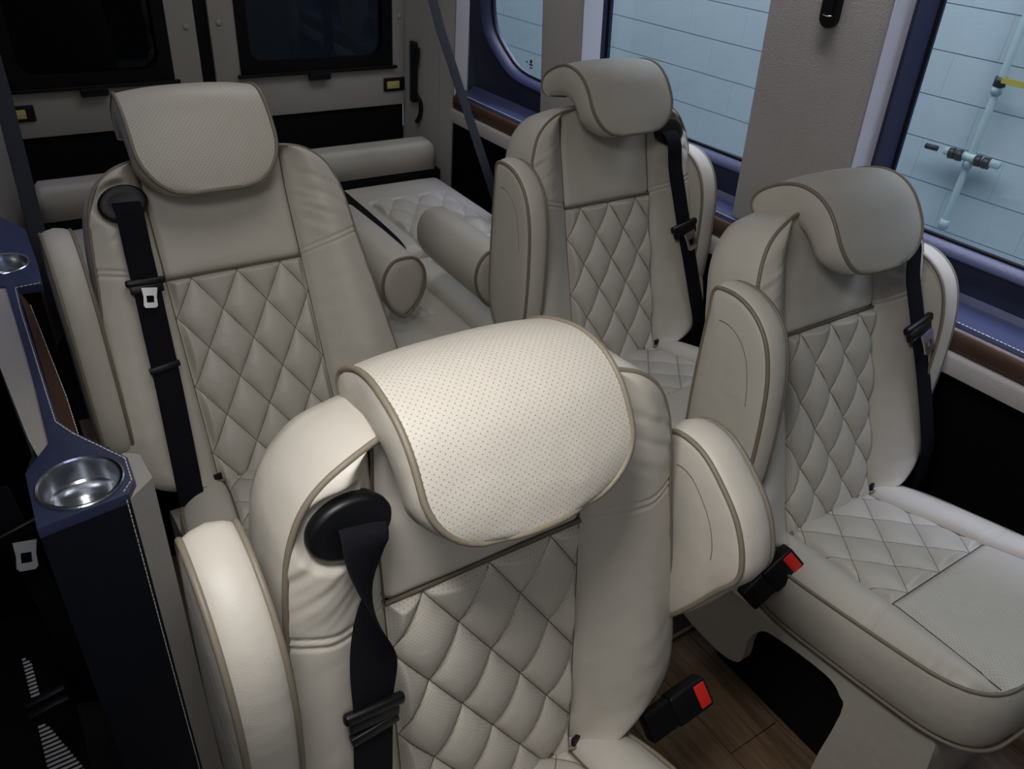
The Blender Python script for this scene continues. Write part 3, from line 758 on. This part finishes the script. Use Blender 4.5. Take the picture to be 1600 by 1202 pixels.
s_ = ob('stitching', dashes('stitching', [(ledge_section(y) - .0115, y, .757) for y in YS], .006, .003, .0009, 'brown'), led); s_['kind'] = 'stuff'
# pillars: an inward box each
def pillar(name, y0, y1, inw, label, z0=.80):
    pr = [(y0, 0.0), (y0, inw - .016), (y0 + .004, inw - .006), (y0 + .016, inw), ((y0 + y1) / 2, inw + .004), (y1 - .016, inw), (y1 - .004, inw - .006), (y1, inw - .016), (y1, 0.0)]
    zs = [z0 + k * (WT - z0) / 14 for k in range(15)]; vs = []; fs = []; m = len(pr)
    for z in zs:
        for y, i_ in pr: vs.append(W(y, z, i_))
    for j in range(14):
        for i in range(m - 1): fs.append((j * m + i, j * m + i + 1, (j + 1) * m + i + 1, (j + 1) * m + i))
    fs.append(tuple(range(m)))
    me = mk(name, vs, fs, 'panel'); me.set_sharp_from_angle(angle=R(50)); o = structure(ob(name, me))
    bm = bmesh.new()   # thin paler strip over the side turned to the front of the van
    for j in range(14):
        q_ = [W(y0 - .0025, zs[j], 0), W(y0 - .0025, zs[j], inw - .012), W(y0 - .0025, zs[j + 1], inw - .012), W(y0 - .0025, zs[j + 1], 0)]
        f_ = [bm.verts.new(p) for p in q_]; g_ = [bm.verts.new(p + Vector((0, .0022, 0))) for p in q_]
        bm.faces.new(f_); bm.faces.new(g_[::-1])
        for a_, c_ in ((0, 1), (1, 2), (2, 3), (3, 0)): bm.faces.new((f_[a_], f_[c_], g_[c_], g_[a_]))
    ob('side_strip', frombm('side_strip', bm, 'pale_strip', False), o, label='pale lilac grey side face')
    return o
p2 = pillar('trim_2', 1.075, 1.385, .085, '')
p1 = pillar('trim_3', 2.055, 2.25, .085, '')
# belt slot on the wide pillar
def Wl(y, z, i_): return W(y, z, i_)
slot = thing('belt_slot', 'black belt slot high on the wide beige pillar', 'belt slot', W(1.205, 1.40, .09))
sl = [(p[0], p[1]) for p in rrect(-.022, .022, -.076, .072, .0215, 6)]
b0 = W(0, 0, 0)
def sp(a, b_, c): return W(1.205 + a, 1.40 + b_, .088 + c) - W(1.205, 1.40, .09)
ob('bezel', prism('bezel', sl, lambda a, b_: sp(a, b_, .012), lambda a, b_: sp(a, b_, -.004), 'black', .003, holes=[]), slot)
ob('slide_button', prism('slide_button', rrect(-.010, .010, -.045, .045, .009, 4), lambda a, b_: sp(a, b_, .016), lambda a, b_: sp(a, b_, .010), 'rubber', .001), slot)
ob('metal_lip', tube('metal_lip', [sp(-.012, -.050, .0165), sp(0, -.052, .0165), sp(.012, -.050, .0165)], .0012, 'chrome'), slot, label='thin metal lip')
# ------------------------------------------------------------------ rear corners
def quadwall(name, a, b_, z0, z1, th, mat, lean=0):
    a = Vector(a); b_ = Vector(b_); d = (b_ - a).normalized(); nn = Vector((-d.y, d.x)) * th
    me = prism(name, [(0, z0), ((b_ - a).length, z0), ((b_ - a).length, z1), (0, z1)], lambda s, z: Vector((a.x + d.x * s, a.y + d.y * s, z)), lambda s, z: Vector((a.x + d.x * s + nn.x, a.y + d.y * s + nn.y, z)), mat, .004)
    return me
structure(ob('trim_4', quadwall('trim_4', (1.515, 3.03), (1.60, 2.88), 0, WT, .01, 'panel')))
structure(ob('trim_5', quadwall('trim_5', (1.60, 2.885), (1.638, 2.832), 0, WT, .012, 'panel')))
structure(ob('trim_11', quadwall('trim_11', (1.640, 2.830), (1.672, 2.785), .70, WT, .012, 'pale_strip')))
structure(ob('trim_6', quadwall('trim_6', (-.02, 2.78), (.10, 3.03), 0, WT, -.012, 'panel')))
structure(ob('wall_left', box('wall_left', -.09, -.03, 1.95, 3.03, 0, WT, 'panel', .004)))
structure(ob('wall_rear', box('wall_rear', -.1, 1.7, 3.05, 3.09, 0, .60, 'blackmat', .002)))
# rear doors: two leaves
def rear_door(idx, x0, x1, wx0, wx1, glass, mir):
    z0, z1 = .0, WT; Y = 3.0
    hole = [(p[0], p[1]) for p in rrect(wx0, wx1, .868, 1.72, .02)]
    d = structure(ob('door_%d' % idx, prism('door', [(x0, .715), (x1, .715), (x1, z1), (x0, z1)], lambda a, b_: Vector((a, Y, b_)), lambda a, b_: Vector((a, Y + .04, b_)), 'door', .004, holes=[hole])))
    fr_o = rrect(wx0 - .005, wx1 + .005, .860, 1.725, .02, 6); fr_i = rrect(wx0 + .036, wx1 - .036, .905, 1.68, .055, 6)
    ob('window_frame', prism('window_frame', fr_o, lambda a, b_: Vector((a, Y - .006, b_)), lambda a, b_: Vector((a, Y + .03, b_)), 'rubber', holes=[fr_i]), d)
    ob('pane', prism('pane', rrect(wx0 + .02, wx1 - .02, .89, 1.69, .05, 6), lambda a, b_: Vector((a, Y + .022, b_)), lambda a, b_: Vector((a, Y + .026, b_)), glass), d)
    ob('blind_bar', box('blind_bar', wx0 - .02, wx1 + .02, Y - .020, Y - .006, .860, .872, 'black', .003), d)
    xc = (wx0 + wx1) / 2 - .01
    ob('latch_tab', box('latch_tab', xc - .042, xc + .042, Y - .028, Y - .004, .838, .866, 'black', .004), d)
    ob('lower_lining', box('lower_lining', x0, x1, Y + .012, Y + .05, .0, .72, 'blackmat', .002), d)
    xl = x1 - .10 if mir else x0 + .0
    xh = x1 - .045 if mir else x0 + .035
    ob('latch_housing', box('latch_housing', xh - .046, xh + .046, Y - .008, Y + .002, .770, .822, 'black', .004), d)
    ob('latch_pad', box('latch_pad', xh - .034 , xh + .020, Y - .012, Y - .006, .782, .810, 'yellow', .002), d, label='pale yellow latch pad')
    for (sx, sz) in ([(x0 + .032, 1.045), (x1 - .0, 1.047)] if mir else [(x1 - .032, 1.036)]):
        bm = bmesh.new(); bmesh.ops.create_uvsphere(bm, u_segments=12, v_segments=6, radius=.011)
        for v in bm.verts: v.co = Vector((v.co.x + min(sx, x1 - .02), v.co.y * .5 + Y - .001, v.co.z + sz))
        ob('screw_cap', frombm('screw_cap', bm, 'door'), d)
    return d
rear_door(1, .10, .722, .13, .622, 'blackglass', False)
rear_door(2, .768, 1.505, .86, 1.448, 'darkglass', True)
structure(ob('trim_7', box('trim_7', .722, .768, 3.012, 3.05, 0, WT, 'rubber', .002)))
hb = thing('grab_bar', 'bent black metal bar at the right edge of rear doors', 'bar', (1.538, 2.955, .6))
ob('bar', tube('bar', catmull([(.0, .0, .05), (.012, -.01, .08), (.012, -.012, .13), (-.005, 0, .17), (-.008, 0, .24), (.0, -.006, .30), (.0, -.01, .34)], 6, False), .009, 'black'), hb)
ob('mount', box('mount', -.018, .004, -.004, .03, .13, .36, 'black', .004), hb)
# outside beyond the rear doors
structure(ob('wall_outside_rear', box('wall_outside_rear', -3.0, 5.0, 6.0, 6.1, -.6, 3.4, 'block', 0)))
# ------------------------------------------------------------------ ceiling, floor
structure(ob('ceiling', box('ceiling', -.05, 1.85, -1.0, 3.05, 1.98, 2.0, 'panel', .004)))
fl = structure(ob('floor', box('floor', -.12, 1.95, -1.0, 3.08, -.04, -.003, 'rubber', 0)))
k = 0
for i in range(12):
    x0 = .02 + i * .145
    y = -1.0 - (i % 3) * .3
    while y < 2.4:
        a, c = max(-.98, y), min(2.4, y + .9)
        if c - a > .05: ob('floor_plank', box('floor_plank', x0, x0 + .1435, a, c - .0015, -.003, 0.0, 'wood', .0008, 1), fl)
        y += .9
mat_ = thing('floor_mat', 'dark grey carpet strip with piped edge between the front and second rows', 'mat')
ob('pile', box('pile', .74, 1.75, .79, 1.30, 0, .012, 'carpet', .004), mat_)
ob('binding', tube('binding', [(.74, .79, .012), (.74, 1.30, .012), (1.75, 1.30, .012), (1.75, .79, .012)], .006, 'piping', True, 6), mat_)
# ------------------------------------------------------------------ left console
con = thing('console', 'navy console with two steel cup holders along the left side', 'console')
TOP = [(-.067, .970), (.052, .986), (.066, 1.012), (.0675, 1.070), (.011, 1.171), (-.006, 1.215), (-.007, 1.30), (-.009, 1.63), (-.007, 1.728), (.036, 1.722), (.042, 1.85), (.042, 2.02), (-.006, 2.14), (-.008, 2.55), (-.075, 2.55), (-.075, 1.94), (-.078, 1.76), (-.027, 1.74), (-.025, 1.473), (-.025, 1.322), (-.028, 1.16), (-.066, 1.10)]
def circ(cx, cy, r, n=40): return [(cx + r * math.cos(2 * math.pi * k_ / n), cy + r * math.sin(2 * math.pi * k_ / n)) for k_ in range(n)]
CUPS = [(-.002, 1.040, .0555), (-.022, 1.845, .050)]
ob('console_top', prism('console_top', TOP, lambda a, b_: Vector((a, b_, .800)), lambda a, b_: Vector((a, b_, .782)), 'navy_lit', .0025, holes=[circ(c[0], c[1], c[2]) for c in CUPS]), con, label='navy leather top')
def inset_poly(poly, d):
    cx = 0; n = len(poly); out = []
    area_ = sum(poly[i][0] * poly[(i + 1) % n][1] - poly[(i + 1) % n][0] * poly[i][1] for i in range(n)); sg = 1 if area_ > 0 else -1
    for i in range(n):
        a, c = poly[i - 1], poly[(i + 1) % n]; tx, ty = c[0] - a[0], c[1] - a[1]; l = math.hypot(tx, ty) or 1
        out.append((poly[i][0] - sg * ty / l * d, poly[i][1] + sg * tx / l * d))
    return out
BODY = [(-.0665, .9705), (.0515, .9865), (.050, 1.12), (-.006, 1.19), (-.012, 1.22), (-.030, 1.22), (-.064, 1.12)]
ob('front_box', prism('front_box', BODY, lambda a, b_: Vector((a, b_, .790)), lambda a, b_: Vector((a, b_, 0.0)), 'navy_shaded', .0, holes=[circ(CUPS[0][0], CUPS[0][1], .0535)]), con, label='navy end box with its shade in the colour')
BOD2 = [(-.076, 1.76), (.030, 1.745), (.036, 2.02), (-.010, 2.13), (-.012, 2.54), (-.076, 2.54)]
ob('rear_box', prism('rear_box', BOD2, lambda a, b_: Vector((a, b_, .786)), lambda a, b_: Vector((a, b_, 0.0)), 'blackmat', .0, holes=[circ(CUPS[1][0], CUPS[1][1], .048)]), con)
ob('side_panel', prism('side_panel', [(.0525, .987), (.090, 1.020), (.086, 1.085), (.066, 1.10), (.0525, 1.09)], lambda a, b_: Vector((a, b_, .788)), lambda a, b_: Vector((a, b_, 0.0)), 'panel', .003), con, label='beige side panel')
ob('brown_insert', prism('brown_insert', [(-.006, 1.20), (.014, 1.175), (.014, 1.30), (.004, 1.66), (-.007, 1.73)], lambda a, b_: Vector((a, b_, .790)), lambda a, b_: Vector((a, b_, .74)), 'brown', .003), con, label='brown leather strip')
ob('beige_rail', prism('beige_rail', [(-.026, 1.10), (-.024, 1.30), (-.024, 1.76), (-.078, 1.80), (-.072, 1.50), (-.052, 1.19), (-.040, 1.10)], lambda a, b_: Vector((a, b_, .795)), lambda a, b_: Vector((a, b_, .70)), 'panel', .006, 3), con, label='beige padded rail')
st = [(.047, .992), (.062, 1.013), (.064, 1.068), (.009, 1.166), (-.010, 1.212), (-.011, 1.30), (-.013, 1.63), (-.011, 1.722), (.033, 1.726)]
s_ = ob('stitching', dashes('stitching', [(a, b_, .8008) for a, b_ in st], .0055, .0028, .0010, 'thread'), con); s_['kind'] = 'stuff'
s_ = ob('stitching', dashes('stitching', [(.0475, .9845, .79 - q_ * .02) for q_ in range(38)], .0055, .0028, .0009, 'thread'), con); s_['kind'] = 'stuff'
s_ = ob('stitching', dashes('stitching', [(.015, 1.18, .788), (.0155, 1.30, .788), (.0055, 1.66, .788)], .0055, .0028, .0008, 'thread'), con); s_['kind'] = 'stuff'
def cup_mesh(r, h):
    n = 48; prof = [(r + .003, .0), (r + .0035, .003), (r + .0015, .0045), (r - .0025, .0035), (r - .003, -.002), (r - .0035, -h * .55), (r - .0065, -h * .6), (r - .007, -h), (r * .55, -h - .001), (r * .5, -h + .001), (r * .12, -h + .001)]
    vs = [Vector((a * math.cos(2 * math.pi * k_ / n), a * math.sin(2 * math.pi * k_ / n), z)) for a, z in prof for k_ in range(n)]; fs = []
    for j in range(len(prof) - 1):
        for k_ in range(n): fs.append((j * n + k_, j * n + (k_ + 1) % n, (j + 1) * n + (k_ + 1) % n, (j + 1) * n + k_))
    fs.append(tuple((len(prof) - 1) * n + k_ for k_ in range(n)))
    me = mk('cup_holder', vs, fs, 'steel'); me.set_sharp_from_angle(angle=R(35)); return me
for c in CUPS: ob('cup_holder', cup_mesh(c[2], .062), con, (c[0], c[1], .8005), label='polished steel cup holder')
# ------------------------------------------------------------------ doorway side, lower left: step, hanging belt tongue, ribbed treads
structure(ob('wall_door_step', box('wall_door_step', -.70, -.13, -.6, 2.6, -.32, -.30, 'blackmat', .002)))
structure(ob('trim_8', box('trim_8', -.135, -.12, -.6, 2.6, -.30, .0, 'rubber', .002)))
structure(ob('trim_9', box('trim_9', -.62, -.085, 1.96, 2.0, -.3, WT, 'blackmat', .002)))
hbelt = thing('hanging_belt', 'dark belt hanging left of the console with a chrome tongue', 'seat belt', (-.118, 1.30, .50))
ob('webbing', ribbon('webbing', [Vector((-.012, .03, .12)), Vector((-.004, .01, .03)), Vector((0, 0, -.05)), Vector((.01, -.02, -.20)), Vector((.01, -.03, -.44))], .045, .002, 'web', None, (.9, -.4, 0)), hbelt)
M['bright_chrome'] = simple('brightened_chrome', (0.45, 0.46, 0.48), 0.35, 0.5)  # chrome of the hanging tongue, its brightness put into a less metallic colour
tm = SM['tongue'][1].copy(); tm.materials[0] = M['bright_chrome']
o = ob('tongue', tm, hbelt, (.004, -.012, .040), (R(-40), R(20), R(10)), 'chrome belt tongue'); o.scale = (1.35, 1.35, 1.35)
o = ob('tongue_grip', SM['tongue'][0], hbelt, (.0, -.006, .045), (0, R(-8), R(10)))
def tread(name, poly, z, label):
    t_ = thing('ribbed_tread', label, 'tread', (0, 0, 0), group='ribbed step treads left of the console')
    ob('base', prism('base', poly, lambda a, b_: Vector((a, b_, z)), lambda a, b_: Vector((a, b_, z - .01)), 'rubber'), t_)
    ys_ = [p[1] for p in poly]; y = min(ys_) + .006
    def xr(y_):
        xs = []
        for i in range(len(poly)):
            a, c = poly[i - 1], poly[i]
            if (a[1] - y_) * (c[1] - y_) < 0: xs.append(a[0] + (c[0] - a[0]) * (y_ - a[1]) / (c[1] - a[1]))
        return (min(xs), max(xs)) if len(xs) > 1 else None
    while y < max(ys_) - .003:
        r_ = xr(y)
        if r_ and r_[1] - r_[0] > .004: ob('rib', box('rib', r_[0], r_[1], y - .0028, y + .0028, z, z + .003, 'tread', .0012, 1), t_)
        y += .0105
tread('a', [(-.205, 1.425), (-.188, 1.395), (-.184, 1.305), (-.200, 1.30)], .1, 'small far ribbed grey tread piece in the dark doorway')
tread('b', [(-.198, 1.235), (-.180, 1.222), (-.136, 1.092), (-.14, 1.03), (-.19, 1.03)], .1, 'larger near ribbed grey tread piece in the dark doorway')
ob_ = thing('tread_clamp', 'black clamp bar lying across the ribbed treads', 'bar', (-.18, 1.262, .115))
ob('bar', box('bar', -.03, .045, -.022, -.004, -.01, .008, 'black', .004), ob_, rot=(0, 0, R(8)))
ob('bar', box('bar', -.03, .045, .006, .024, -.01, .008, 'black', .004), ob_, rot=(0, 0, R(8)))

# ------------------------------------------------------------------ rear bench
bench = thing('rear_bench', 'folded-flat beige rear bench with quilted sections below the rear doors', 'bench')
def pad(name, x0, x1, y0, y1, z0, z1, mat='leather', r=.03, crown=.01, quilt=None, nx=40, ny=40, parent=None):
    """cushion with rounded rim and crowned (optionally quilted) top"""
    vs = []; fs = []
    def hfun(x, y):
        ex = min(x - x0, x1 - x); ey = min(y - y0, y1 - y)
        def rr(e): return math.sqrt(max(0, 1 - ((r - e) / r) ** 2)) if e < r else 1
        h = z1 - r * (1 - rr(ex)) - r * (1 - rr(ey)) + crown * min(1, ex / .1) * min(1, ey / .1)
        if quilt:
            qx0, qx1, qy0, qy1 = quilt
            ix = min(x - qx0, qx1 - x); iy = min(y - qy0, qy1 - y); m_ = min(ix, iy)
            if m_ > -.02:
                h -= .007 * math.exp(-(m_ / .006) ** 2)
            if m_ > 0:
                a_ = ((x - (qx0 + qx1) / 2) / .054 + (y - qy0) / .080) / 2; b2_ = ((x - (qx0 + qx1) / 2) / .054 - (y - qy0) / .080) / 2
                h += .018 * (abs(math.sin(math.pi * a_)) * abs(math.sin(math.pi * b2_))) ** .4 * smooth_step(0, .015, m_) - .007
        return max(z0, h)
    for j in range(ny + 1):
        for i in range(nx + 1):
            x = x0 + (x1 - x0) * i / nx; y = y0 + (y1 - y0) * j / ny; vs.append(Vector((x, y, hfun(x, y))))
    for j in range(ny):
        for i in range(nx): a = j * (nx + 1) + i; fs.append((a, a + 1, a + nx + 2, a + nx + 1))
    rim = [i for i in range(nx + 1)] + [j * (nx + 1) + nx for j in range(1, ny + 1)] + [ny * (nx + 1) + i for i in range(nx - 1, -1, -1)] + [j * (nx + 1) for j in range(ny - 1, 0, -1)]
    b0_ = len(vs)
    for k_ in rim: vs.append(Vector((vs[k_].x, vs[k_].y, z0)))
    for k_ in range(len(rim)): fs.append((rim[k_], rim[(k_ + 1) % len(rim)], b0_ + (k_ + 1) % len(rim), b0_ + k_))
    fs.append(tuple(b0_ + k_ for k_ in range(len(rim))))
    return mk(name, vs, fs, mat)
for i, xc in enumerate((.36, .84, 1.32)):
    hw_ = .2365
    ob('folded_back', pad('folded_back', xc - hw_, xc + hw_, 2.182, 2.80, .34, .478, quilt=(xc - .158, xc + .158, 2.205, 2.60), nx=130, ny=150, r=.04), bench)
    ob('seat_pad', pad('seat_pad', xc - hw_, xc + hw_, 1.60, 2.178, .33, .452, quilt=(xc - .15, xc + .15, 1.80, 2.150), nx=80, ny=110, r=.03), bench)
ob('bench_base', box('bench_base', .14, 1.56, 1.66, 2.75, 0, .34, 'blackmat', .01), bench)
roll = ob('back_roll', pad('back_roll', .11, 1.545, 2.80, 2.90, .503, .615, r=.022, crown=.0, nx=70, ny=14), None)
tag(roll, 'long beige padded roll lying behind the rear bench below the doors', 'bolster')
shelf = structure(ob('trim_10', box('trim_10', .1, 1.57, 2.80, 3.0, .0, .498, 'blackmat', .004)))
def drum(xc, y0, y1, z, w_, h_, label):
    prof = [(.0, .5), (.26, .46), (.45, .28), (.5, .05), (.42, -.18), (.24, -.38), (.0, -.5), (-.24, -.38), (-.42, -.18), (-.5, .05), (-.45, .28), (-.26, .46)]
    pc = catmull([(a * w_, b_ * h_, 0) for a, b_ in prof], 5); n = len(pc); vs = []; fs = []
    rings = [(y0 - .006, .3), (y0 - .005, .7), (y0, 1.0), (y0 + .02, 1.02), ((y0 + y1) / 2, 1.03), (y1, .98), (y1 + .01, .6)]
    for y, s in rings:
        for p in pc: vs.append(Vector((xc + p.x * s, y, z + p.y * s)))
    for j in range(len(rings) - 1):
        for i in range(n): fs.append((j * n + i, j * n + (i + 1) % n, (j + 1) * n + (i + 1) % n, (j + 1) * n + i))
    fs.append(tuple(range(n))); fs.append(tuple((len(rings) - 1) * n + i for i in range(n)))
    a_ = ob('armrest', mk('armrest', vs, fs, 'leather'), bench)
    ob('piping', tube('piping', [Vector((xc + p.x, y0, z + p.y)) for p in pc], .0045, 'piping', True, 7), a_)
drum(.855, 1.71, 2.12, .615, .125, .175, '')
drum(1.115, 1.67, 2.02, .605, .125, .175, '')
# belt lying on the bench
bb = ob('bench_belt', ribbon('bench_belt', catmull([Vector((1.096, 2.79, .488)), Vector((1.094, 2.68, .492)), Vector((1.090, 2.45, .494)), Vector((1.084, 2.26, .493)), Vector((1.080, 2.19, .484))], 8, False), .046, .003, 'web', None, (1, .1, 0)), None)
tag(bb, 'flat black belt lying across the folded rear bench', 'seat belt')
def shoulder(name, pts, side, label):
    o = ob(name, ribbon(name, [Vector(p) for p in pts], .042, .002, 'strap', None, side), None); tag(o, label, 'seat belt')
shoulder('shoulder_belt', [(1.235, 2.78, 1.96), (1.33, 2.62, 1.45), (1.395, 2.51, 1.095), (1.475, 2.35, .72), (1.52, 2.25, .50)], (1, .3, 0), 'dark grey strap slanting down to the right end of the rear bench')
shoulder('shoulder_belt', [(.088, 2.55, 1.9), (.084, 2.42, 1.3), (.082, 2.35, 1.0), (.070, 2.28, .66), (.068, 2.24, .46)], (1, .3, 0), 'dark grey strap hanging down at the left end of the rear bench')
# ------------------------------------------------------------------ outside: painted block wall with pipe
ang = math.atan2(4.0 - 3.82, 1.75 - 3.60)
d_ = Vector((3.82 - 4.0, 3.60 - 1.75, 0)).normalized(); nin = Vector((-d_.y, d_.x, 0))  # towards the van
O_ = Vector((4.0, 1.75, 0)) - d_ * 2.0
def BW(s, z, inw=0): return O_ + d_ * s + Vector((0, 0, z)) + nin * inw
ow = structure(ob('wall_outside', prism('wall_outside', [(-2.0, -.7), (7.5, -.7), (7.5, 3.4), (-2.0, 3.4)], lambda a, b_: BW(a, b_, -.0035), lambda a, b_: BW(a, b_, -.10), 'mortar')))
H = .2; L_B = .4
bmesh_block = prism('block', [(.0005, .0028), (L_B - .0005, .0028), (L_B - .0005, H - .0028), (.0005, H - .0028)], lambda a, b_: BW(a, b_, 0) - O_, lambda a, b_: BW(a, b_, -.03) - O_, 'block', .0013, 1)
cnt = 0
for r_ in range(-4, 11):
    z = -.04 + r_ * H
    for c_ in range(-2, 17):
        s = c_ * L_B + (.2 if r_ % 2 else 0)
        if cnt >= 290: break
        o = ob('block', bmesh_block, ow, O_ + d_ * s + Vector((0, 0, z))); cnt += 1
structure(ob('floor_outside', box('floor_outside', -4.5, 6.0, -4, 7.5, -.62, -.6, 'mortar', 0)))
# pipe: from pixel rays it stands near y = 1.9
def PW(y, z, inw=.05):
    s = (y - O_.y) / d_.y; return BW(s, z, inw)
pp = thing('wall_pipe', 'thin painted pipe with valve running up the block wall outside', 'pipe', PW(1.9, 0))
o0 = PW(1.9, 0); YP = 1.888
ob('pipe', tube('pipe', [PW(YP, z) - o0 for z in (-.6, .3, 1.0, 3.3)], .017, 'pipe', False, 12), pp)
for z, rad, h_ in ((.19, .023, .045), (.84, .024, .035), (.50, .023, .04)):
    ob('coupling', tube('coupling', [PW(YP, z) - o0, PW(YP, z + h_) - o0], rad, 'pipe', False, 14), pp)
ob('tee', tube('tee', [PW(YP + .12, .548, .06) - o0, PW(YP - .14, .552, .06) - o0], .019, 'pipe', False, 12), pp)
for a, c, rad in ((.21, .15, .013), (.09, .065, .026), (.055, .03, .026), (-.035, -.06, .026), (-.07, -.10, .026)):
    ob('valve_collar', tube('valve_collar', [PW(YP + a, .548, .075) - o0, PW(YP + c, .550, .075) - o0], rad, 'dark_metal', False, 12), pp)
ob('valve_body', tube('valve_body', [PW(YP, .875, .05) - o0, PW(YP, .915, .05) - o0], .027, 'dark_metal', False, 12), pp)
lv = prism('lever', [(-.02, .004), (-.14, .0), (-.145, .014), (-.14, .028), (-.02, .028)], lambda a, b_: PW(YP + a, .895 + b_, .10) - o0, lambda a, b_: PW(YP + a, .895 + b_, .092) - o0, 'brass', .002)
ob('lever', lv, pp, label='yellow valve lever')
